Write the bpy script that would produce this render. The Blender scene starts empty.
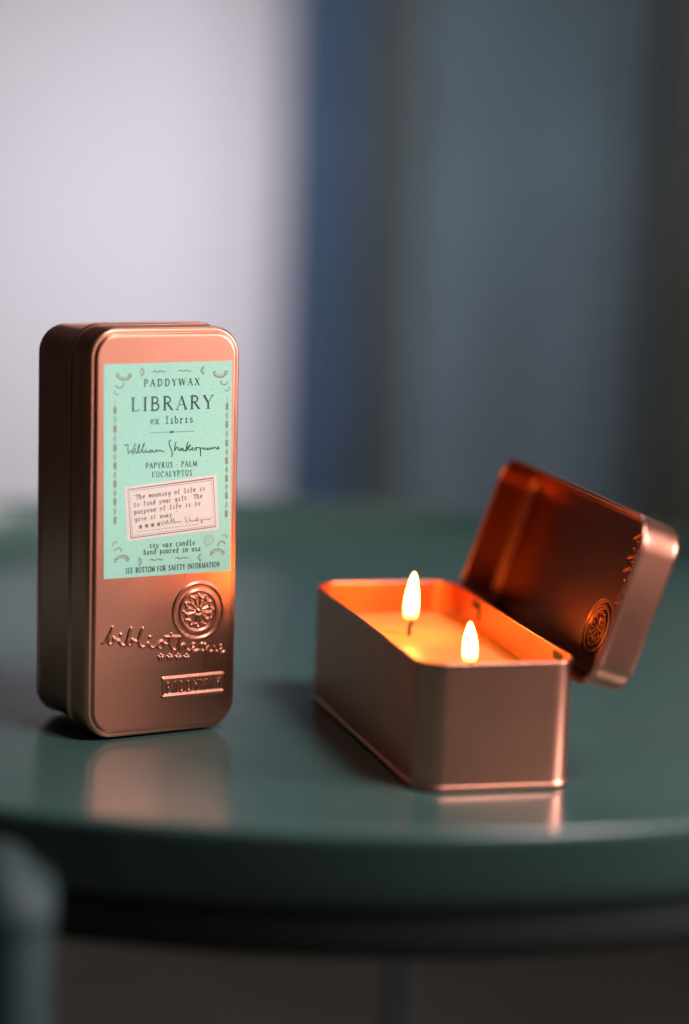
import bpy, bmesh, math, random
import numpy as np
from mathutils import Matrix, Vector

S = bpy.context.scene
C = S.collection
MM = 0.001
TZ = 0.50                      # height of the table top
random.seed(4)

# ------------------------------------------------------------------ camera
PITCH, ROLL, HC, FPX = math.radians(9.37), math.radians(2.26), 0.2436, 2604.85
fw = Vector((0, math.cos(PITCH), -math.sin(PITCH)))
r0 = Vector((1, 0, 0)); u0 = r0.cross(fw)
rt = math.cos(ROLL) * r0 + math.sin(ROLL) * u0
up = -math.sin(ROLL) * r0 + math.cos(ROLL) * u0
cam = bpy.data.cameras.new('camera')
co = bpy.data.objects.new('camera', cam); C.objects.link(co)
co.matrix_world = Matrix(((rt.x, up.x, -fw.x, 0), (rt.y, up.y, -fw.y, 0), (rt.z, up.z, -fw.z, TZ + HC), (0, 0, 0, 1)))
cam.sensor_fit = 'VERTICAL'; cam.sensor_height = 36
cam.lens = FPX / 1024 * 36
cam.clip_start = 0.02; cam.clip_end = 60
cam.dof.use_dof = True
cam.dof.focus_distance = 0.966
cam.dof.aperture_fstop = 2.25
cam.dof.aperture_blades = 0
S.camera = co

# ------------------------------------------------------------------ world, lamps, exposure
w = bpy.data.worlds.new('World'); S.world = w; w.use_nodes = True
bg = w.node_tree.nodes['Background']
bg.inputs[0].default_value = (0.55, 0.70, 0.80, 1); bg.inputs[1].default_value = 0.02
S.view_settings.view_transform = 'Standard'; S.view_settings.look = 'None'
S.view_settings.exposure = 0; S.view_settings.gamma = 1

def area(name, loc, aim, sx, sy, power, col, spread=180):
    l = bpy.data.lights.new(name, 'AREA'); l.shape = 'RECTANGLE'; l.size = sx; l.size_y = sy
    l.energy = power; l.color = col; l.spread = math.radians(spread)
    o = bpy.data.objects.new(name, l); C.objects.link(o); o.location = loc
    o.rotation_euler = (Vector(aim) - Vector(loc)).to_track_quat('-Z', 'Y').to_euler()
    return o
area('window_light', (1.70, 0.72, 1.02), (0.0, 0.95, 0.55), 0.8, 0.7, 7.6, (1.0, 0.89, 0.88), 95)
area('overhead_fill_light', (0.62, 0.50, 1.75), (-0.05, 0.95, 0.55), 0.42, 0.42, 4.8, (1.0, 0.90, 0.88), 100)  # added overhead light that puts highlights on the embossing
area('room_fill', (1.45, -0.05, 0.85), (0.0, 0.95, 0.55), 1.2, 0.8, 1.25, (1.0, 0.80, 0.74), 110)
area('added_back_rim_light', (0.35, 2.3, 2.0), (0.0, 1.0, 0.5), 1.0, 0.5, 1.7, (0.95, 0.97, 1.0), 110)  # added rim light from behind for table sheen and bright top edges
area('wall_fill_light', (-0.36, 2.2, 1.22), (-0.26, 3.25, 0.40), 0.5, 0.3, 2.2, (0.99, 0.97, 1.0), 64)  # added light aimed at the pale wall to brighten it
area('curtain_fill_light', (0.45, 2.2, 1.3), (0.27, 3.2, 0.62), 0.5, 0.3, 1.1, (0.9, 0.97, 1.0), 80)  # added light to brighten the curtains

S.cycles.max_bounces = 10; S.cycles.diffuse_bounces = 4; S.cycles.glossy_bounces = 6
S.cycles.sample_clamp_indirect = 8
S.cycles.use_denoising = True
S.cycles.caustics_reflective = True

# ------------------------------------------------------------------ materials
def mat(name, col, rough=0.5, metal=0.0, spec=0.5, noise=None, bump=None, rvar=None, coat=0, **kw):
    m = bpy.data.materials.new(name); m.use_nodes = True
    nt = m.node_tree; b = nt.nodes['Principled BSDF']
    b.inputs['Base Color'].default_value = (*col, 1)
    b.inputs['Roughness'].default_value = rough; b.inputs['Metallic'].default_value = metal
    b.inputs['Specular IOR Level'].default_value = spec
    b.inputs['Coat Weight'].default_value = coat
    tc = nt.nodes.new('ShaderNodeTexCoord')
    def tex(scale, detail=4):
        n = nt.nodes.new('ShaderNodeTexNoise'); n.inputs['Scale'].default_value = scale
        n.inputs['Detail'].default_value = detail; nt.links.new(tc.outputs['Object'], n.inputs['Vector']); return n
    if noise:
        n = tex(noise[0]); r = nt.nodes.new('ShaderNodeValToRGB')
        r.color_ramp.elements[0].position = 0.3; r.color_ramp.elements[1].position = 0.7
        a = noise[1]
        r.color_ramp.elements[0].color = (*[c * (1 - a) for c in col], 1)
        r.color_ramp.elements[1].color = (*[min(1, c * (1 + a)) for c in col], 1)
        nt.links.new(n.outputs['Fac'], r.inputs[0]); nt.links.new(r.outputs[0], b.inputs['Base Color'])
    if rvar:
        n = tex(rvar[0], 6); r = nt.nodes.new('ShaderNodeMapRange')
        r.inputs['From Min'].default_value = .3; r.inputs['From Max'].default_value = .7
        r.inputs['To Min'].default_value = rough - rvar[1]; r.inputs['To Max'].default_value = rough + rvar[1]
        nt.links.new(n.outputs['Fac'], r.inputs['Value']); nt.links.new(r.outputs[0], b.inputs['Roughness'])
    if bump:
        n = tex(bump[0], 5); bp = nt.nodes.new('ShaderNodeBump'); bp.inputs['Strength'].default_value = bump[1]
        bp.inputs['Distance'].default_value = bump[2]
        nt.links.new(n.outputs['Fac'], bp.inputs['Height']); nt.links.new(bp.outputs[0], b.inputs['Normal'])
    for k, v in kw.items(): b.inputs[k.replace('_', ' ')].default_value = v
    return m

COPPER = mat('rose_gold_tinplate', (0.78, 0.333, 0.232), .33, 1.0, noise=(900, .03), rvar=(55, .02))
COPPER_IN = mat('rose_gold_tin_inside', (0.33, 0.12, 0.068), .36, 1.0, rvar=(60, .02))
PAPER = mat('mint_label_paper', (0.40, 0.78, 0.65), .75, noise=(1400, .06), bump=(1800, .2, .00004))
CARD = mat('cream_label_paper', (0.84, 0.74, 0.68), .75, noise=(1400, .04))
INK = mat('dark_green_ink', (0.035, 0.075, 0.075), .8)
GREYINK = mat('grey_brown_ink', (0.20, 0.17, 0.15), .8)
ORNINK = mat('copper_brown_ink', (0.30, 0.24, 0.17), .6)
WAX = mat('flame_tinted_wax', (0.93, 0.42, 0.11), .38, spec=.5, noise=(60, .03), bump=(120, .25, .0004),
          Subsurface_Weight=.75, Subsurface_Radius=(.012, .006, .003), Subsurface_Scale=1.0)  # orange flame glow is put into the base colour of cream wax
WICK = mat('burnt_wick', (0.02, 0.014, 0.01), .9, noise=(1500, .5))
COPPER_WALL = mat('rose_gold_tin_wall', (0.80, 0.30, 0.13), .34, 1.0)
SLOT = mat('dark_slot', (0.01, 0.008, 0.007), .7)
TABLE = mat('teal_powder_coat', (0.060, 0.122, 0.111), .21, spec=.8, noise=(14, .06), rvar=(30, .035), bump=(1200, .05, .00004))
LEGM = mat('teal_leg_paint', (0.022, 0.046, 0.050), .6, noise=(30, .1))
RINGM = mat('shade_dark_ring_paint', (0.016, 0.026, 0.025), .85, noise=(30, .1))  # shade under the tray is put into this near-black colour
WALL = mat('pale_plaster', (0.72, 0.68, 0.74), .85, noise=(3, .03), bump=(60, .2, .002))
FLOOR = mat('brown_carpet', (0.055, 0.046, 0.031), .9, noise=(8, .25), bump=(300, .5, .003))
BLUE = mat('blue_drape', (0.052, 0.088, 0.155), .85, noise=(14, .12))
SLATE = mat('slate_drape', (0.115, 0.150, 0.180), .85, noise=(9, .12))
OLIVE = mat('olive_grey_panel', (0.10, 0.10, 0.08), .6, noise=(5, .2))
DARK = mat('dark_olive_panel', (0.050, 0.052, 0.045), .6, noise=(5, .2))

def flame_mat():
    m = bpy.data.materials.new('candle_flame'); m.use_nodes = True; nt = m.node_tree; nt.nodes.clear()
    out = nt.nodes.new('ShaderNodeOutputMaterial'); em = nt.nodes.new('ShaderNodeEmission')
    tr = nt.nodes.new('ShaderNodeBsdfTransparent'); mx = nt.nodes.new('ShaderNodeMixShader')
    tc = nt.nodes.new('ShaderNodeTexCoord'); sp = nt.nodes.new('ShaderNodeSeparateXYZ')
    nt.links.new(tc.outputs['Generated'], sp.inputs[0])
    rc = nt.nodes.new('ShaderNodeValToRGB'); e = rc.color_ramp.elements
    e[0].position = 0.0; e[0].color = (.9, .2, .02, 1)
    e[1].position = .3; e[1].color = (1, .31, .045, 1)
    x = e.new(.9); x.color = (1, .34, .05, 1)
    nt.links.new(sp.outputs['Z'], rc.inputs[0])
    st = nt.nodes.new('ShaderNodeMapRange'); st.inputs['From Min'].default_value = 0.02; st.inputs['From Max'].default_value = .42
    st.inputs['To Min'].default_value = 0.8; st.inputs['To Max'].default_value = FLAME
    nt.links.new(sp.outputs['Z'], st.inputs['Value']); nt.links.new(st.outputs[0], em.inputs['Strength'])
    nt.links.new(rc.outputs[0], em.inputs['Color'])
    op = nt.nodes.new('ShaderNodeMapRange'); op.inputs['From Min'].default_value = 0.0; op.inputs['From Max'].default_value = .22
    op.inputs['To Min'].default_value = .15; op.inputs['To Max'].default_value = 1
    nt.links.new(sp.outputs['Z'], op.inputs['Value']); nt.links.new(op.outputs[0], mx.inputs[0])
    nt.links.new(tr.outputs[0], mx.inputs[1]); nt.links.new(em.outputs[0], mx.inputs[2])
    nt.links.new(mx.outputs[0], out.inputs[0]); return m
FLAME = 98
FLAMEM = flame_mat()

# ------------------------------------------------------------------ object helpers
def obj(name, verts, faces, m, parent=None, smooth=True, scale=MM, fix=True):
    me = bpy.data.meshes.new(name); me.from_pydata([tuple(c * scale for c in v) for v in verts], [], faces)
    if fix:
        b = bmesh.new(); b.from_mesh(me); bmesh.ops.recalc_face_normals(b, faces=b.faces); b.to_mesh(me); b.free()
    me.materials.append(m)
    if smooth: me.polygons.foreach_set('use_smooth', [True] * len(me.polygons))
    me.update()
    o = bpy.data.objects.new(name, me); C.objects.link(o); o.parent = parent
    return o
def empty(name, mw=None, parent=None, label=None, cat=None, group=None):
    o = bpy.data.objects.new(name, None); C.objects.link(o); o.empty_display_size = .02
    if mw is not None: o.matrix_world = mw
    o.parent = parent; tag(o, label, cat, group); return o
def tag(o, label=None, cat=None, group=None, kind=None):
    if label: o['label'] = label
    if cat: o['category'] = cat
    if group: o['group'] = group
    if kind: o['kind'] = kind
    return o

def rrect(hx, y0, y1, R, d, z, n=9):
    """rounded rectangle inset by d: list of points counter-clockwise"""
    hx -= d; y0 += d; y1 -= d; R = max(R - d, .6); P = []
    for cx, cy, a0 in ((hx - R, y0 + R, -90), (hx - R, y1 - R, 0), (-hx + R, y1 - R, 90), (-hx + R, y0 + R, 180)):
        for k in range(n + 1):
            a = math.radians(a0 + 90 * k / n); P.append((cx + R * math.cos(a), cy + R * math.sin(a), z))
    return P
def loft(rings, cap0=False, cap1=False):
    V = []; F = []; n = len(rings[0])
    for r in rings: V += r
    for i in range(len(rings) - 1):
        for k in range(n):
            a, b = i * n + k, i * n + (k + 1) % n; F.append((a, b, b + n, a + n))
    if cap0: F.append(tuple(range(n))[::-1])
    if cap1: F.append(tuple(range((len(rings) - 1) * n, len(rings) * n)))
    return V, F
def tube(path, rad, n=12, caps=True):
    P = [Vector(p) for p in path]; V = []; F = []; nrm = None
    for i, p in enumerate(P):
        t = (P[min(i + 1, len(P) - 1)] - P[max(i - 1, 0)]).normalized()
        if nrm is None: nrm = t.orthogonal().normalized()
        nrm = (nrm - t * nrm.dot(t)).normalized(); bi = t.cross(nrm)
        r = rad[i] if isinstance(rad, (list, tuple)) else rad
        for k in range(n):
            a = 2 * math.pi * k / n; V.append(tuple(p + (nrm * math.cos(a) + bi * math.sin(a)) * r))
    for i in range(len(P) - 1):
        for k in range(n):
            a, b = i * n + k, i * n + (k + 1) % n; F.append((a, b, b + n, a + n))
    if caps: F.append(tuple(range(n))[::-1]); F.append(tuple(range((len(P) - 1) * n, len(P) * n)))
    return V, F
def merge(*vf):
    V = []; F = []
    for v, f in vf:
        o = len(V); V += list(v); F += [tuple(i + o for i in g) for g in f]
    return V, F
def smoothpath(P, sub=6):
    """Catmull-Rom through the points"""
    P = [np.array(p, float) for p in P]
    if len(P) < 3: return P
    Q = [2 * P[0] - P[1]] + P + [2 * P[-1] - P[-2]]; out = []
    for i in range(1, len(Q) - 2):
        a, b, c, d = Q[i - 1:i + 3]
        for k in range(sub):
            t = k / sub
            out.append(.5 * (2 * b + (c - a) * t + (2 * a - 5 * b + 4 * c - d) * t * t + (3 * b - a - 3 * c + d) * t ** 3))
    out.append(P[-1]); return out

# ------------------------------------------------------------------ lettering: letters drawn as pen strokes
def arc(cx, cy, rx, ry, a0, a1, n=9):
    return [(cx + rx * math.cos(math.radians(a0 + (a1 - a0) * k / n)), cy + ry * math.sin(math.radians(a0 + (a1 - a0) * k / n))) for k in range(n + 1)]
def sf(x, y, h=.13): return ([(x - h, y), (x + h, y)], 0)
CAP = {   # advance, strokes (points, thick?)
 'P': (.62, [([(.14, 0), (.14, 1)], 1), ([(.14, 1)] + arc(.30, .75, .24, .25, 90, -90) + [(.14, .5)], .6), sf(.14, 0), sf(.10, 1, .1)]),
 'A': (.76, [([(.08, 0), (.38, 1.02)], 0), ([(.36, 1.02), (.66, 0)], 1), ([(.2, .36), (.55, .36)], 0), sf(.08, 0, .1), sf(.66, 0, .12)]),
 'D': (.76, [([(.14, 0), (.14, 1)], 1), ([(.14, 1)] + arc(.3, .5, .36, .5, 90, -90) + [(.14, 0)], .6), sf(.08, 0, .08), sf(.08, 1, .08)]),
 'Y': (.70, [([(.06, 1), (.35, .45)], 1), ([(.64, 1), (.35, .45)], 0), ([(.35, .47), (.35, 0)], 1), sf(.35, 0), sf(.08, 1, .11), sf(.62, 1, .1)]),
 'W': (1.0, [([(.05, 1), (.28, 0)], 1), ([(.28, 0), (.5, .95)], 0), ([(.5, .95), (.73, 0)], 1), ([(.73, 0), (.95, 1)], 0), sf(.07, 1, .1), sf(.5, .98, .08), sf(.93, 1, .09)]),
 'X': (.72, [([(.08, 1), (.62, 0)], 1), ([(.62, 1), (.08, 0)], 0), sf(.1, 1, .11), sf(.6, 1, .1), sf(.1, 0, .1), sf(.6, 0, .11)]),
 'L': (.62, [([(.16, 0), (.16, 1)], 1), ([(.1, 0), (.54, 0), (.56, .2)], 0), sf(.16, 1)]),
 'I': (.34, [([(.17, 0), (.17, 1)], 1), sf(.17, 0), sf(.17, 1)]),
 'B': (.66, [([(.14, 0), (.14, 1)], 1), ([(.14, 1)] + arc(.28, .77, .22, .23, 90, -90) + [(.14, .54)], .6), ([(.14, .54)] + arc(.3, .27, .26, .27, 90, -90) + [(.14, 0)], .7), sf(.08, 0, .08), sf(.08, 1, .08)]),
 'R': (.72, [([(.14, 0), (.14, 1)], 1), ([(.14, 1)] + arc(.28, .76, .23, .24, 90, -90) + [(.14, .52)], .6), ([(.3, .52), (.62, 0)], 1), sf(.14, 0), sf(.08, 1, .08), sf(.64, 0, .07)]),
 'U': (.74, [([(.14, 1), (.14, .3)] + arc(.37, .28, .23, .28, 180, 360) + [(.6, 1)], .7), sf(.14, 1), sf(.6, 1, .1)]),
 'S': (.54, [(smoothpath([(.44, .78), (.36, .96), (.2, .97), (.1, .8), (.2, .6), (.36, .44), (.45, .24), (.34, .04), (.16, .02), (.07, .22)], 3), .7)]),
 'M': (.90, [([(.12, 0), (.14, 1)], 0), ([(.14, 1), (.45, .05)], 1), ([(.45, .05), (.76, 1)], 0), ([(.76, 1), (.78, 0)], 1), sf(.12, 0, .1), sf(.78, 0), sf(.1, 1, .06), sf(.8, 1, .06)]),
 'E': (.62, [([(.14, 0), (.14, 1)], 1), ([(.08, 1), (.52, 1), (.53, .84)], 0), ([(.14, .52), (.42, .52)], 0), ([(.08, 0), (.54, 0), (.56, .18)], 0)]),
 'C': (.70, [(arc(.4, .5, .32, .5, 50, 310, 14), .7), ([(.61, .88), (.61, .72)], 0)]),
 'T': (.66, [([(.33, 0), (.33, 1)], 1), ([(.05, .84), (.06, 1), (.6, 1), (.61, .84)], 0), sf(.33, 0)]),
 'O': (.78, [(arc(.39, .5, .33, .5, 0, 360, 20), .8)]),
 'F': (.60, [([(.14, 0), (.14, 1)], 1), ([(.08, 1), (.52, 1), (.53, .84)], 0), ([(.14, .52), (.42, .52)], 0), sf(.14, 0)]),
 'N': (.78, [([(.13, 0), (.13, 1)], 0), ([(.13, 1), (.64, 0)], 1), ([(.64, 0), (.64, 1)], 0), sf(.13, 0, .1), sf(.1, 1, .08), sf(.64, 1, .1)]),
 '*': (.4, [([(.12, .42), (.28, .42)], 1), ([(.2, .34), (.2, .5)], 1)]),
}
def j(*p): return (list(p), 1)
LOW = {   # typewriter lower case, x-height 1, advance 1
 'a': [(arc(.38, .28, .26, .28, 0, 360, 12), 1), j((.15, .92), (.4, 1), (.64, .8), (.64, .06), (.8, 0))],
 'b': [j((.05, 1.6), (.18, 1.6), (.18, 0)), (arc(.46, .5, .28, .5, 0, 360, 12), 1)],
 'c': [(arc(.5, .5, .34, .5, 40, 320, 12), 1)],
 'd': [j((.6, 1.6), (.72, 1.6), (.72, 0), (.88, 0)), (arc(.44, .5, .28, .5, 0, 360, 12), 1)],
 'e': [([(.16, .55), (.8, .55)] + arc(.48, .5, .33, .5, 10, 320, 12), 1)],
 'f': [j((.78, 1.5), (.6, 1.6), (.42, 1.45), (.42, 0)), j((.16, 1), (.72, 1)), j((.2, 0), (.66, 0))],
 'g': [(arc(.44, .55, .28, .42, 0, 360, 12), 1), j((.88, 1), (.72, .95), (.72, -.25), (.5, -.5), (.2, -.42))],
 'h': [j((.05, 1.6), (.18, 1.6), (.18, 0)), j((.18, .7), (.35, .98), (.6, .95), (.7, .7), (.7, 0)), j((.05, 0), (.32, 0)), j((.56, 0), (.86, 0))],
 'i': [j((.25, 1), (.5, 1), (.5, 0)), j((.2, 0), (.8, 0)), j((.47, 1.4), (.53, 1.4))],
 'l': [j((.25, 1.6), (.5, 1.6), (.5, 0)), j((.2, 0), (.8, 0))],
 'm': [j((.02, 1), (.12, 1), (.12, 0)), j((.12, .8), (.3, 1), (.48, .8), (.48, 0)), j((.48, .8), (.68, 1), (.84, .8), (.84, 0), (.95, 0))],
 'n': [j((.05, 1), (.18, 1), (.18, 0)), j((.18, .7), (.35, .98), (.6, .95), (.7, .7), (.7, 0)), j((.05, 0), (.32, 0)), j((.56, 0), (.86, 0))],
 'o': [(arc(.48, .5, .33, .5, 0, 360, 14), 1)],
 'p': [j((.05, 1), (.18, 1), (.18, -.5)), (arc(.46, .5, .28, .5, 0, 360, 12), 1), j((.05, -.5), (.36, -.5))],
 'r': [j((.12, 1), (.32, 1), (.32, 0)), j((.32, .6), (.5, .95), (.8, .92)), j((.12, 0), (.58, 0))],
 's': [(smoothpath([(.74, .85), (.5, 1), (.22, .8), (.48, .52), (.78, .28), (.5, 0), (.18, .15)], 3), 1)],
 't': [j((.36, 1.4), (.36, .15), (.55, 0), (.8, .12)), j((.12, 1), (.72, 1))],
 'u': [j((.05, 1), (.18, 1), (.18, .2), (.4, 0), (.7, .2)), j((.56, 1), (.7, 1), (.7, 0), (.86, 0))],
 'v': [j((.1, 1), (.48, 0), (.86, 1))],
 'w': [j((.05, 1), (.26, 0), (.48, .8), (.7, 0), (.92, 1))],
 'x': [j((.12, 1), (.8, 0)), j((.8, 1), (.12, 0)), j((.02, 1), (.28, 1)), j((.66, 1), (.92, 1)), j((.02, 0), (.28, 0)), j((.66, 0), (.92, 0))],
 'y': [j((.1, 1), (.48, 0)), j((.86, 1), (.4, -.4), (.15, -.5))],
 'T': [j((.08, 1.2), (.08, 1.5), (.88, 1.5), (.88, 1.2)), j((.48, 1.5), (.48, 0)), j((.28, 0), (.68, 0))],
 '.': [j((.44, .04), (.52, .04))],
 '"': [j((.38, 1.6), (.38, 1.3)), j((.6, 1.6), (.6, 1.3))],
}
def caps_line(text, x0, x1, y, h, track=.12):
    """strokes (points, weight) in millimetres for a line of serif capitals fitted between x0 and x1"""
    tot = sum(CAP[c][0] if c != ' ' else .4 for c in text) + track * (len(text) - 1)
    sx = (x1 - x0) / tot; x = x0; out = []
    for c in text:
        if c == ' ': x += (.4 + track) * sx; continue
        for P, wt in CAP[c][1]: out.append(([(x + a * sx, y + b * h) for a, b in P], wt))
        x += (CAP[c][0] + track) * sx
    return out
def type_line(text, x0, x1, y, h, y1=None):
    n = len(text); adv = (x1 - x0) / n; out = []; y1 = y if y1 is None else y1
    for i, c in enumerate(text):
        if c == ' ': continue
        yy = y + (y1 - y) * i / n + random.uniform(-.04, .04) * h
        for P, wt in LOW[c]: out.append(([(x0 + (i + a * .92) * adv, yy + b * h + (y1 - y) / n * a) for a, b in P], wt))
    return out

def ribbons(strokes, wthin, wthick, z, skew=None):
    V = []; F = []
    for si, (P, wt) in enumerate(strokes):
        P = [np.array(p, float) for p in P]; wd = (wthin + (wthick - wthin) * wt) / 2
        if len(P) == 2 or wt:  # extend the ends a touch so joints close
            pass
        n = len(P); base = len(V); zz = z + .012 * (si % 6)
        for i, p in enumerate(P):
            a = P[max(i - 1, 0)]; b = P[min(i + 1, n - 1)]; d = b - a; L = np.hypot(*d) or 1
            nx, ny = -d[1] / L, d[0] / L; k = 1.0
            if 0 < i < n - 1:
                e = p - P[i - 1]; Le = np.hypot(*e) or 1; cs = abs(nx * -e[1] / Le + ny * e[0] / Le); k = min(1 / max(cs, .5), 1.6)
            for s in (1, -1):
                x, y = p[0] + s * nx * wd * k, p[1] + s * ny * wd * k
                if skew: x += skew * (y - 139)
                V.append((x, y, zz))
        for i in range(n - 1):
            q = base + 2 * i; F.append((q, q + 1, q + 3, q + 2))
    return V, F
def aff(A): return lambda X, Y: (A[0][0] + A[0][1] * X + A[0][2] * Y, A[1][0] + A[1][1] * X + A[1][2] * Y)
Z2 = aff(((-28.69, .08858, .00125), (46.316, -.00742, -.07996)))
Z5 = aff(((-19.2, .06662, .00096), (112.0, -.00283, -.05939)))

# ------------------------------------------------------------------ the embossing of the lid
def s3(P): return [Z2((5 + x / 10.6) * 4.752, (5 + y / 10.6) * 4.752) for x, y in P]
def s4(P): return [Z2((60 + x / 9.187) * 4.752, (5 + y / 9.187) * 4.752) for x, y in P]
EMB = []       # (polyline, half width, height)
def emb(P, hw=.42, h=.50, sm=True): EMB.append((smoothpath(P, 4) if sm else P, hw, h))
emb(s3([(25, 215), (62, 180), (100, 110), (130, 48), (112, 85), (92, 150), (90, 205), (115, 222), (138, 195), (140, 155), (165, 178), (195, 185),
        (212, 215), (240, 235), (268, 215), (290, 150), (325, 55), (302, 95), (288, 180), (300, 232), (325, 222), (335, 175), (365, 190), (392, 180), (418, 110),
        (445, 55), (418, 100), (402, 195), (425, 245), (460, 245), (500, 208), (515, 235), (545, 258), (580, 235), (612, 205)]))
emb(s3([(612, 205), (602, 245), (632, 265), (660, 235), (650, 195), (625, 192)]))
emb(s4([(55, 160), (80, 185), (112, 178), (140, 98), (124, 180), (158, 240), (190, 228), (214, 165), (243, 88)]))
emb(s4([(243, 88), (226, 160), (220, 242)])); emb(s4([(221, 225), (245, 192), (270, 198), (276, 236), (300, 246)]), .38)
emb(s4([(300, 246), (335, 222), (364, 205), (348, 184), (325, 205), (328, 240), (358, 254), (390, 240)]), .38)
emb(s4([(456, 196), (428, 182), (402, 205), (406, 240), (436, 246), (456, 225)]), .38); emb(s4([(458, 188), (455, 280), (440, 395)]), .42)
emb(s4([(456, 262), (484, 212), (486, 240), (506, 254), (530, 240), (540, 210), (542, 240), (562, 256), (590, 232), (618, 216), (602, 198), (584, 220), (588, 252), (612, 264), (634, 256)]), .36)
emb(s4([(85, 125), (150, 122), (215, 121)]), .45, .5); emb(s4([(265, 118), (300, 118)]), .45, .5)
for P in (s3([(215, 125)]), s3([(520, 148)]), s4([(245, 88)])): emb(P, .6, .5, False)
for X in (45, 125, 205, 280):
    (cx, cy), = s4([(X, 312)])
    for k in range(5):
        a = math.radians(90 + 72 * k); emb([(cx, cy), (cx + .95 * math.cos(a), cy + .95 * math.sin(a))], .48, .55, False)
MC = (14.4, 45.7)
emb(arc(*MC, 10.5, 10.5, 0, 360, 60), .55, .45, False)
emb(arc(*MC, 7.7, 7.7, 0, 360, 48), .6, .5, False)
for k in range(12):
    a = math.radians(30 * k + 15); c, s = math.cos(a), math.sin(a)
    emb([(MC[0] + 1.6 * c, MC[1] + 1.6 * s), (MC[0] + 4.0 * c, MC[1] + 4.0 * s)], .5, .5, False)
    emb([(MC[0] + 5.4 * math.cos(a + .12), MC[1] + 5.4 * math.sin(a + .12)), (MC[0] + 4.7 * c, MC[1] + 4.7 * s), (MC[0] + 5.4 * math.cos(a - .12), MC[1] + 5.4 * math.sin(a - .12))], .5, .55, False)
    b = a + math.radians(15); emb([(MC[0] + 6.1 * math.cos(b), MC[1] + 6.1 * math.sin(b))], .55, .5, False)
emb([MC], .95, .6, False)
# name plate: raised bars, sunk field, raised letters
emb([(-.1, 14.2), (25.3, 14.2)], .75, .6, False); emb([(-.1, 20.8), (25.3, 20.8)], .75, .6, False)
emb([(-.1, 14.2), (-.1, 20.8)], .4, .35, False); emb([(25.3, 14.2), (25.3, 20.8)], .4, .35, False)
for P, wt in caps_line('PADDYWAX', 1.3, 24.3, 15.75, 3.5, .36):
    if wt or abs(P[0][0] - P[-1][0]) > 1.2 or abs(P[0][1] - P[-1][1]) > .5: emb(P, .25 if wt else .19, .5, False)

GX0, GX1, GY0, GY1, GS = -26.6, 26.65, 12.0, 58.0, .15
NX = int(round((GX1 - GX0) / GS)) + 1; NY = int(round((GY1 - GY0) / GS)) + 1
def emboss_field():
    X, Y = np.meshgrid(np.linspace(GX0, GX1, NX), np.linspace(GY0, GY1, NY)); H = np.zeros_like(X)
    fld = (X > 0) & (X < 25.2) & (Y > 14.4) & (Y < 20.6); H[fld] = -.15
    for P, hw, h in EMB:
        P = [np.array(p, float) for p in P]
        segs = list(zip(P[:-1], P[1:])) if len(P) > 1 else [(P[0], P[0])]
        for a, b in segs:
            m = hw * 1.5
            i0 = max(int((min(a[0], b[0]) - m - GX0) / GS), 0); i1 = min(int((max(a[0], b[0]) + m - GX0) / GS) + 2, NX)
            j0 = max(int((min(a[1], b[1]) - m - GY0) / GS), 0); j1 = min(int((max(a[1], b[1]) + m - GY0) / GS) + 2, NY)
            if i0 >= i1 or j0 >= j1: continue
            x = X[j0:j1, i0:i1]; y = Y[j0:j1, i0:i1]; d = b - a; L2 = d @ d
            t = np.clip(((x - a[0]) * d[0] + (y - a[1]) * d[1]) / L2, 0, 1) if L2 > 0 else 0
            dist = np.hypot(x - a[0] - t * d[0], y - a[1] - t * d[1])
            v = 1.25 * h * (lambda q: q * q * (3 - 2 * q))(np.clip((hw * 1.4 - dist) / (hw * 1.2), 0, 1))
            H[j0:j1, i0:i1] = np.maximum(H[j0:j1, i0:i1], v)
    k = np.array([.12, .76, .12])
    for ax in (0, 1): H = np.apply_along_axis(lambda r: np.convolve(r, k, 'same'), ax, H)
    H[0, :] = H[-1, :] = 0; H[:, 0] = H[:, -1] = 0
    return X, Y, H
EX, EY, EH = emboss_field()

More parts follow.
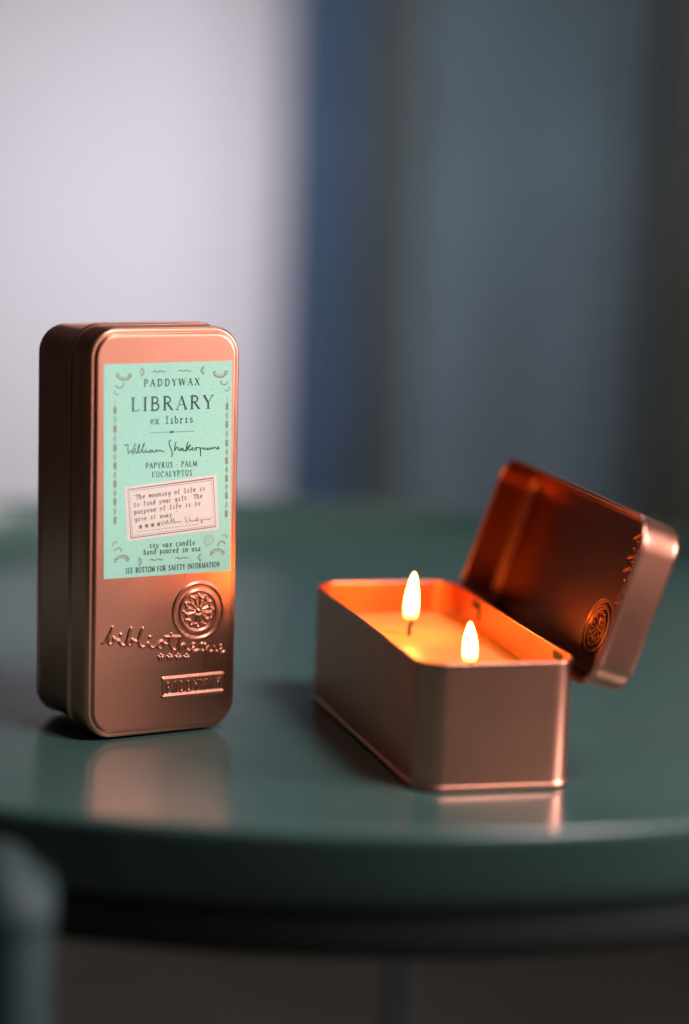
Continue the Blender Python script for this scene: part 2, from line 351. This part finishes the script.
# ------------------------------------------------------------------ the tin
W2, LEN, DT, HB = 31.25, 152.0, 47.4, 45.8
IN = 2.0
def lid_mesh():
    prof = [(.6, -15.9), (.35, -16.4), (-.3, -16.6), (-.75, -16.2), (-.95, -15.6), (-.8, -14.9), (-.35, -14.4), (-.05, -14.1), (0, -13.4), (.02, -9), (0, -3.3), (.06, -2.6), (.28, -1.9), (.68, -1.35), (1.15, -1.12), (1.6, -1.12), (1.9, -1.22), (2.15, -1.1),
            (2.3, -.65), (2.5, -.28), (2.8, -.07), (3.15, 0), (3.7, 0)]
    ip = [(.5, -15.4), (.45, -9), (.45, -3.3), (.6, -2.6), (.95, -2.0), (1.4, -1.75), (1.9, -1.75), (2.4, -1.6), (2.7, -1.0), (2.95, -.6), (3.3, -.45), (3.7, -.45)]
    b = bmesh.new()
    def add(rings):
        loops = []
        for r in rings: loops.append([b.verts.new(p) for p in r])
        n = len(loops[0])
        for i in range(len(loops) - 1):
            for k in range(n): b.faces.new((loops[i][k], loops[i][(k + 1) % n], loops[i + 1][(k + 1) % n], loops[i + 1][k]))
        return loops
    def plate(ring, z, flip):
        idx = [[b.verts.new((EX[jj, ii], EY[jj, ii], z + EH[jj, ii])) for ii in range(NX)] for jj in range(NY)]
        for jj in range(NY - 1):
            for ii in range(NX - 1): b.faces.new((idx[jj][ii], idx[jj][ii + 1], idx[jj + 1][ii + 1], idx[jj + 1][ii]))
        per = idx[0][:] + [idx[q][-1] for q in range(1, NY)] + idx[-1][-2::-1] + [idx[q][0] for q in range(NY - 2, 0, -1)]
        E = []
        for L in (ring, per):
            for k in range(len(L)):
                e = b.edges.get((L[k], L[(k + 1) % len(L)])) or b.edges.new((L[k], L[(k + 1) % len(L)])); E.append(e)
        bmesh.ops.triangle_fill(b, edges=E, use_beauty=True)
    o = add([rrect(W2, 0, LEN, 11, d, DT + z) for d, z in prof]); plate(o[-1], DT, False)
    n_out = len(b.faces)
    i = add([rrect(W2, 0, LEN, 11, d, DT + z) for d, z in ip]); plate(i[-1], DT - .45, True)
    n = len(o[0])
    for k in range(n): b.faces.new((o[0][k], o[0][(k + 1) % n], i[0][(k + 1) % n], i[0][k]))
    bmesh.ops.recalc_face_normals(b, faces=b.faces)
    me = bpy.data.meshes.new('lid')
    for v in b.verts: v.co *= MM
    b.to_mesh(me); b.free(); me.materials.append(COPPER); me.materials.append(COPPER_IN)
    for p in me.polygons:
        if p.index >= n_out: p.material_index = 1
    me.polygons.foreach_set('use_smooth', [True] * len(me.polygons)); me.update()
    return me
LID = lid_mesh()
def base_mesh():
    q = W2 - IN
    prof = [(9, .9), (2.6, .9), (1.8, .75), (1.4, .3), (.6, 0.02), (-.1, 0), (-.42, .25), (-.55, .85), (-.48, 1.45), (-.25, 1.85), (-.02, 2.1), (0, 2.8), (0, 8), (0, HB - 1.5), (-.12, HB - .75), (-.05, HB - .25), (.2, HB), (.5, HB - .05),
            (.7, HB - .4), (.62, HB - .9), (.5, HB - 1.3), (.5, 20), (.5, 4), (1.2, 1.9), (3, 1.5), (9, 1.5)]
    V, F = loft([rrect(q, IN, LEN - IN, 10, d, z) for d, z in prof], True, True)
    me = bpy.data.meshes.new('tin_body'); me.from_pydata([tuple(c * MM for c in v) for v in V], [], F)
    b = bmesh.new(); b.from_mesh(me); bmesh.ops.recalc_face_normals(b, faces=b.faces); b.to_mesh(me); b.free()
    me.materials.append(COPPER); me.materials.append(COPPER_WALL)
    for p in me.polygons:
        if 18 * 40 <= p.index < 25 * 40: p.material_index = 1
    me.polygons.foreach_set('use_smooth', [True] * len(me.polygons)); me.update(); return me
BASE = base_mesh()
def mobj(name, me, parent):
    o = bpy.data.objects.new(name, me); C.objects.link(o); o.parent = parent; return o
def pose(U, V, N, p):
    return Matrix(((U.x, V.x, N.x, p.x), (U.y, V.y, N.y, p.y), (U.z, V.z, N.z, p.z), (0, 0, 0, 1)))

# ---- closed tin, standing on its short end
y_, l_ = math.radians(31.94), math.radians(1.72)
U = Vector((math.cos(y_), math.sin(y_), 0)); Fv = Vector((math.sin(y_), -math.cos(y_), 0)); Zv = Vector((0, 0, 1))
Vv = Zv * math.cos(l_) - Fv * math.sin(l_); N = Fv * math.cos(l_) + Zv * math.sin(l_)
P0 = Vector((-.06476, .94684, TZ + .0006))
closed = empty('candle_tin', pose(U, Vv, N, P0 - N * DT * MM), None,
               'closed rose gold candle tin standing upright with a mint green paper label', 'candle tin')
mobj('tin_body', BASE, closed)
lid1 = mobj('lid', LID, closed)

# label, slightly askew on the lid
SK = -.0125
def lx(x, y): return x + SK * (y - 139)
ZL = DT + .09
def slab(quad, z0, z1):
    V = [(*p, z0) for p in quad] + [(*p, z1) for p in quad]
    return V, [(3, 2, 1, 0), (4, 5, 6, 7)] + [(k, (k + 1) % 4, 4 + (k + 1) % 4, 4 + k) for k in range(4)]
LQ = [(lx(-26.1, 60.3), 60.3), (lx(27.0, 60.3), 60.1), (27.0, 139.2), (-26.1, 139.1)]
label = obj('label', *slab(LQ, DT + .01, ZL), PAPER, lid1, smooth=False)
def printed(name, strokes, wa, wb, z=.03, m=INK, skew=None, par=None):
    V, F = ribbons(strokes, wa, wb, ZL + z, skew)
    return obj(name, V, F, m, par or lid1, smooth=False, fix=False)
big = []
big += caps_line('LIBRARY', -15.0, 19.4, 121.7, 4.9, .16)
printed('title_lettering', big, .26, .72)
st = caps_line('PADDYWAX', -9.7, 13.5, 130.6, 2.5, .3)
printed('brand_lettering', st, .2, .42)
st = type_line('ex libris', -6.9, 11.3, 116.7, 1.7)
st += [([(-7, 113.5), (11.4, 113.4)], 0), ([(1.2, 113.5), (2.2, 113.75), (3.2, 113.5), (2.2, 113.2), (1.2, 113.5)], 1)]
printed('subtitle_lettering', st, .12, .28)
def c1(P): return [Z5(x * .5, y * .5) for x, y in P]
def c2(P): return [Z5((45 + x / 11.48) * 6.264, (-4 + y / 11.48) * 6.264) for x, y in P]
sig = [c1([(50, 95), (75, 85), (98, 82), (98, 140), (108, 188), (140, 150), (162, 195), (172, 120), (190, 62)]),
       c1([(188, 125), (195, 175), (215, 182), (232, 130), (243, 72), (225, 120), (225, 175), (250, 172), (285, 110), (302, 62), (285, 90), (275, 165), (300, 175), (318, 150), (325, 172), (350, 168)]),
       c1([(395, 150), (370, 148), (355, 168), (380, 175), (400, 150), (408, 172), (430, 168), (440, 148), (448, 165), (465, 145), (480, 160), (500, 148), (520, 162), (550, 158)]),
       c2([(62, 68), (45, 72), (42, 110), (62, 165), (78, 215), (68, 262)]),
       c2([(118, 85), (108, 130), (106, 188), (120, 155), (140, 148), (148, 180), (170, 178)]),
       c2([(190, 160), (168, 162), (165, 182), (188, 180), (198, 158), (205, 182), (232, 180), (258, 85), (240, 150), (238, 185), (290, 120), (252, 152), (285, 180), (305, 165), (312, 150), (298, 165), (318, 182)]),
       c2([(345, 155), (328, 170), (345, 182), (360, 165), (345, 152), (375, 150), (395, 155), (402, 200), (405, 250), (405, 160), (430, 158), (432, 175)]),
       c2([(432, 165), (448, 152), (452, 172), (475, 168), (492, 155), (478, 158), (482, 172), (505, 168), (525, 155), (508, 160), (512, 170), (535, 150), (545, 168), (560, 145), (575, 150), (590, 165), (612, 145), (600, 145), (600, 165), (625, 155)])]
sig = [(smoothpath(P, 4), 1) for P in sig] + [(c1([(205, 105), (209, 102)]), 1), (c1([(318, 128), (322, 125)]), 1)]
printed('signature', sig, .2, .34)
st = caps_line('PAPYRUS * PALM', -8.5, 12.9, 100.4, 1.95, .14) + caps_line('EUCALYPTUS', -5.8, 10.9, 97.0, 1.95, .14)
printed('scent_lettering', st, .14, .30)
st = type_line('soy wax candle', -6.6, 12.8, 70.8, 1.25) + type_line('hand poured in usa', -8.9, 15.2, 68.4, 1.25)
printed('maker_lettering', st, .12, .24)
st = caps_line('SEE BOTTOM FOR SAFETY INFORMATION', -16.3, 23.2, 61.9, 1.9, .12)
printed('safety_lettering', st, .16, .30)

# border ornaments
orn = []
def cres(cx, cy, r, a0, a1, w0=1): orn.append((arc(cx, cy, r, r * .8, a0, a1, 12), w0))
for sx, cx in ((-1, -17.6), (1, 22.0)):
    for sy, cy in ((1, 135.2), (-1, 66.6)):
        A = lambda a: a if sx > 0 else 180 - a
        B = lambda a: A(a) if sy < 0 else -A(a)
        pts = arc(cx, cy, 2.8, 2.0, B(20), B(170), 14)
        orn.append((pts, 1)); orn.append((arc(pts[0][0], pts[0][1] + .3 * sy, .6, .6, 0, 300, 8), .6)); orn.append((arc(pts[-1][0] + .5 * sx, pts[-1][1], .55, .55, 0, 300, 8), .6))
        orn.append((arc(cx, cy, 1.9, 1.25, B(40), B(150), 10), 0))
        orn.append((arc(cx + 1.9 * sx, cy - 3.6 * sy, 1.5, 1.3, B(10), B(200), 10), .7))
        orn.append((arc(cx + 3.0 * sx, cy - 6.3 * sy, 1.0, 1.0, B(-40), B(150), 8), .2))
        orn.append((arc(cx - 6.6 * sx, cy + .7 * sy, 1.2, 1.4, 90 * 1 if sx < 0 else 90, -90 if sx < 0 else 270, 10), .7))
        orn.append((arc(cx - 7.3 * sx, cy + .7 * sy, .8, .7, 30, 330, 8), 0))
for cyy in (135.9, 66.2):
    for x0, x1 in ((-6.5, -.5), (4.2, 10.2)):
        orn.append((smoothpath([(x0, cyy), (x0 + 1.2, cyy + .35), (x0 + 2.4, cyy - .3), (x0 + 3.6, cyy + .35), (x0 + 4.8, cyy - .25), (x1, cyy)], 3), .3))
        for q in (1.5, 3.0, 4.4): orn.append(([(x0 + q - .3, cyy), (x0 + q + .35, cyy + .1)], 1))
for xs in (-21.3, 25.2):
    for yy in (122.2, 115.4, 108.4, 101.8, 95.2, 88.6, 81.8):
        x = xs + (.012 * (122 - yy)); x += 0
        for q in (-.8, 0, .8):
            for s in (-1, 1): orn.append(([(x, yy + q - .35), (x + .55 * s, yy + q + .05), (x, yy + q + .45)], .35))
    for yy in (118.8, 111.9, 105.1, 98.5, 91.9, 85.2): orn.append((arc(xs + .012 * (122 - yy), yy, .45, .9, 0, 360, 8), -.2))
    orn.append(([(xs, 126), (xs + .5, 80)], -.25))
printed('border_ornament', orn, .22, .5, z=.02, m=ORNINK)
orn2 = [(arc(17.6 + .6, 72.2, r, r, 0, 360, 14), 0) for r in (.6, 1.5, 2.1)]
printed('postmark', orn2, .12, .2, z=.02, m=ORNINK)

# quotation card printed on the label
card = obj('quote_card', *slab([(-15.5, 73.8), (22.6, 76.1), (21.1, 96.8), (-17.1, 93.9)], ZL + .01, ZL + .03), CARD, lid1, smooth=False)
def rect(q): return q + [q[0]]
bd = [(rect([(-14.2, 74.9), (21.3, 77.2), (19.8, 95.6), (-15.7, 92.9)]), 1), (rect([(-13.5, 75.6), (20.5, 77.8), (19.1, 94.8), (-14.9, 92.2)]), 0)]
printed('card_border', bd, .12, .32, z=.05, m=GREYINK)
q = type_line('"The meaning of life is', -13.6, 16.6, 89.1, 1.05, 91.2) + type_line('to find your gift. The', -13.3, 15.6, 86.4, 1.05, 88.4) \
  + type_line('purpose of life is to', -13.0, 14.7, 83.7, 1.05, 85.7) + type_line('give it away."', -12.8, 5.4, 81.0, 1.05, 82.3)
for k in range(4):
    cx, cy = -10.3 + 2.5 * k, 78.9 + .18 * k
    for a in range(5):
        aa = math.radians(72 * a + 90); q.append(([(cx, cy), (cx + .8 * math.cos(aa), cy + .8 * math.sin(aa))], 2.6))
q.append((smoothpath([(-1.6, 80.6), (-1.2, 79.0), (-.4, 80.4), (.2, 79.1), (.8, 80.9), (1.2, 79.4), (2, 80), (2.6, 81.4), (2.7, 79.4), (3.5, 81.2), (3.7, 79.5), (4.6, 80.1), (5.2, 79.6), (6, 80.1), (6.8, 79.8)], 3), .6))
q.append((smoothpath([(8.8, 81.6), (8.2, 81.1), (9.4, 79.0)], 3), .6))
q.append((smoothpath([(10.2, 81.4), (10.1, 79.6), (10.9, 80.2), (11.4, 79.7), (12.1, 80.2), (12.8, 79.8), (13.4, 81.3), (13.3, 79.8), (14.4, 80.3), (15, 79.9), (15.3, 78.6), (15.7, 80.3), (16.6, 80), (17.4, 80.4), (18.2, 80.1), (19.4, 80.6)], 3), .6))
for k in range(18):
    x = -11.6 + 1.42 * k; q.append(([(x, 77.1 + .055 * (x + 11.6)), (x + .8, 77.15 + .055 * (x + 11.6))], .6))
printed('quote_lettering', q, .1, .22, z=.07, m=GREYINK)

# ---- open burning tin
y_ = math.radians(15.99)
U = Vector((math.cos(y_), math.sin(y_), 0)); Vv = Vector((-math.sin(y_), math.cos(y_), 0)); N = Vector((0, 0, 1))
burn = empty('candle_tin', pose(U, Vv, N, Vector(((.0576), .8850, TZ + .0004))), None,
             'open rose gold candle tin lying flat with two burning wicks and its lid tilted back', 'candle tin')
body2 = mobj('tin_body', BASE, burn)
lid2 = mobj('lid', LID, burn)
PU, PZ, TH = 31.9, 36.6, math.radians(108.4)
lid2.matrix_parent_inverse = Matrix.Identity(4)
lid2.matrix_basis = (Matrix.Translation((PU * MM, .0008, PZ * MM)) @ Matrix.Rotation(TH, 4, 'Y') @ Matrix.Translation((-W2 * MM, 0, -(DT - 16) * MM)))
# wax
WZ = 32.0
V, F = loft([rrect(W2 - IN, IN, LEN - IN, 10, d, z) for d, z in [(3, 2.2), (.6, 4), (.52, WZ + .9), (.8, WZ + .35), (1.6, WZ + .08), (3.0, WZ)]], True, False)
# wax surface as a grid of rings sinking towards a melt pool
nr = 36 + 4
ring0 = V[-nr:]; off = len(V); rings = []
for k in range(1, 9):
    t = 1 - k / 9
    rings.append([(p[0] * t, 75 + (p[1] - 75) * t, WZ - .5 * (1 - t) ** .6 + .12 * math.sin(p[0] * t * .4 + p[1] * t * .13)) for p in ring0])
prev = off - nr
for r in rings:
    s = len(V); V += r
    for k in range(nr): F.append((prev + k, prev + (k + 1) % nr, s + (k + 1) % nr, s + k))
    prev = s
V.append((0, 75, WZ - .5)); F += [(prev + k, prev + (k + 1) % nr, len(V) - 1) for k in range(nr)]
wax = obj('wax', V, F, WAX, burn)
# hinge slots in the wall on the hinge side
hx = W2 - IN - .5
for yy in (24, 116):
    b = []
    for (a0, a1, z0, z1) in ((-4.2, 4.2, HB - 4.6, HB - 1.9), (-4.2, -3.0, HB - 8.8, HB - 4.6)):
        V = [(hx + dx, yy + a, z) for dx in (-.35, .1) for a, z in ((a0, z0), (a1, z0), (a1, z1), (a0, z1))]
        b.append((V, [(0, 1, 2, 3), (7, 6, 5, 4), (0, 4, 5, 1), (1, 5, 6, 2), (2, 6, 7, 3), (3, 7, 4, 0)]))
    obj('hinge_slot', *merge(*b), SLOT, body2, smooth=False)
# wicks and flames
def wick_flame(y, lean, hgt, rad):
    x = 0
    path = [(x, y, WZ - 1), (x, y, WZ + 1.2), (x + .15, y - .2, WZ + 3.4), (x + .9, y - .2, WZ + 5.4), (x + 1.5, y - .1, WZ + 6.8), (x + 1.7, y, WZ + 7.4)]
    P = smoothpath(path, 4)
    obj('wick', *tube([tuple(p) for p in P], [.75] * (len(P) - 1) + [.5], 10), WICK, wax)
    n = 22; rings = []
    prof = [(0, .35), (.02, .6), (.06, .82), (.12, .94), (.2, 1), (.3, 1), (.4, .97), (.5, .91), (.6, .82), (.7, .70), (.8, .55), (.88, .41), (.94, .28), (.98, .15), (1, .03)]
    zb = WZ + 5.6
    for t, r in prof:
        cx = x + 0.3 + lean * (t ** 1.4); rings.append([(cx + rad * r * math.cos(2 * math.pi * k / n), y + rad * r * math.sin(2 * math.pi * k / n), zb + hgt * t) for k in range(n)])
    obj('flame', *loft(rings, True, True), FLAMEM, burn)
wick_flame(111.5, .9, 19, 2.75)
wick_flame(38, -.5, 15.2, 2.8)

# ------------------------------------------------------------------ the tray table
tab = empty('tray_table', Matrix.Translation((-.012, 1.083, 0)), None, 'round teal green metal tray table with a raised rim under both candle tins', 'table')
def lathe(prof, n=160):
    rings = [[(r * math.cos(2 * math.pi * k / n), r * math.sin(2 * math.pi * k / n), z) for k in range(n)] for r, z in prof]
    return loft(rings, True, True)
T = TZ * 1000
prof = [(1, T), (150, T), (280, T), (300, T), (305, T + .5), (309, T + 2.2), (311.5, T + 5), (313, T + 9), (314.5, T + 15.5), (315, T + 17.5), (315.8, T + 18.6), (317, T + 19), (318.2, T + 18.6), (318.9, T + 17.5),
        (318.9, T + 16), (318, T + 13), (316, T + 2), (313.5, T - 5), (312, T - 7), (308, T - 8.4), (303, T - 8.6), (303, T - 4), (150, T - 4), (1, T - 4)]
obj('tray_top', *lathe(prof), TABLE, tab)
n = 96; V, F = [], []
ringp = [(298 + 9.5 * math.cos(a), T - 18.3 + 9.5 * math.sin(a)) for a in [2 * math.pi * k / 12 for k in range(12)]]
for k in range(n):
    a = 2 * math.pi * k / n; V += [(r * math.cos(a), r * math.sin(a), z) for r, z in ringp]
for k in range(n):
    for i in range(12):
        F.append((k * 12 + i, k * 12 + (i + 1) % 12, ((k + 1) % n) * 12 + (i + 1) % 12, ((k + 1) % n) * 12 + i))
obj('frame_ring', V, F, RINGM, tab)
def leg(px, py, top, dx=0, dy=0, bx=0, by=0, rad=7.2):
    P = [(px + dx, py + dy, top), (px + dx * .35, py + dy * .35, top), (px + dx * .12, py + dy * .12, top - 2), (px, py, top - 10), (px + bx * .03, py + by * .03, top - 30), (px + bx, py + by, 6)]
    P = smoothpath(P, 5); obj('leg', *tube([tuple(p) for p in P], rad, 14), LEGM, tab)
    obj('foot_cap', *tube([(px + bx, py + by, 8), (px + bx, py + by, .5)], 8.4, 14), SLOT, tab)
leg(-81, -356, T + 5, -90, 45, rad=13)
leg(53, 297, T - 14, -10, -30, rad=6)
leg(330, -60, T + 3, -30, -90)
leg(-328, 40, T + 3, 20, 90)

# ------------------------------------------------------------------ the room behind
def box(name, x0, x1, y0, y1, z0, z1, m, parent=None):
    V = [(x, y, z) for x in (x0, x1) for y in (y0, y1) for z in (z0, z1)]
    return obj(name, V, [(0, 1, 3, 2), (4, 6, 7, 5), (0, 4, 5, 1), (2, 3, 7, 6), (0, 2, 6, 4), (1, 5, 7, 3)], m, parent, smooth=False, scale=1)
tag(box('floor', -3, 3, -1.5, 3.6, -.05, 0, FLOOR), kind='structure')
tag(box('added_dark_wall', -2.1, -2.0, -1.5, 3.25, 0, 2.4, DARK), kind='structure')  # unseen, added dark so the tins' left sides reflect little light
tag(box('wall', -2.1, 1.8, 3.25, 3.35, 0, 2.4, WALL), kind='structure')
def drape(name, x0, x1, y, z0, z1, amp, nf, m, label):
    n = 90; V = []; F = []; zs = [z0 + (z1 - z0) * k / 10 for k in range(11)]
    for side in (0, .006):
        for z in zs:
            for i in range(n + 1):
                t = i / n; V.append((x0 + (x1 - x0) * t, y + side + amp * math.sin(t * nf * 2 * math.pi + .5 * math.sin(z * 2)) * (1 + .25 * math.sin(5 * t + z)), z))
    M = n + 1; H = 11 * M
    for s in (0, 1):
        for jz in range(10):
            for i in range(n):
                a = s * H + jz * M + i; F.append((a, a + 1, a + M + 1, a + M))
    for jz in range(10):
        for i in (0, n): a = jz * M + i; F.append((a, a + M, a + M + H, a + H))
    for jz in (0, 10):
        for i in range(n): a = jz * M + i; F.append((a, a + 1, a + 1 + H, a + H))
    o = obj(name, V, F, m, None, scale=1); tag(o, label, 'curtain'); return o
drape('curtain', -.088, .006, 3.08, .03, 2.2, .018, 1.5, BLUE, 'narrow deep blue curtain hanging between the pale wall and the slate curtain')
shade_strip = tag(box('shade_gap_strip', .000, .048, 3.11, 3.17, 0, 2.2, DARK), 'narrow dark strip added as the shadowed gap between the blue curtain and the slate grey curtain', 'shade_strip')  # shade between the curtains, built as a dark strip
drape('curtain', .050, .34, 3.15, .03, 2.2, .014, 2.0, SLATE, 'wide slate grey curtain hanging in the blurred background beside the dark cupboard')
cup = empty('cupboard', Matrix.Translation((.565, 3.1, 0)), None, 'dark olive cupboard standing at the right edge of the background', 'cupboard')
box('carcass', -.20, .5, -.12, .12, .02, 2.1, OLIVE, cup)
box('door', -.19, .49, -.145, -.123, .06, 2.06, OLIVE, cup)
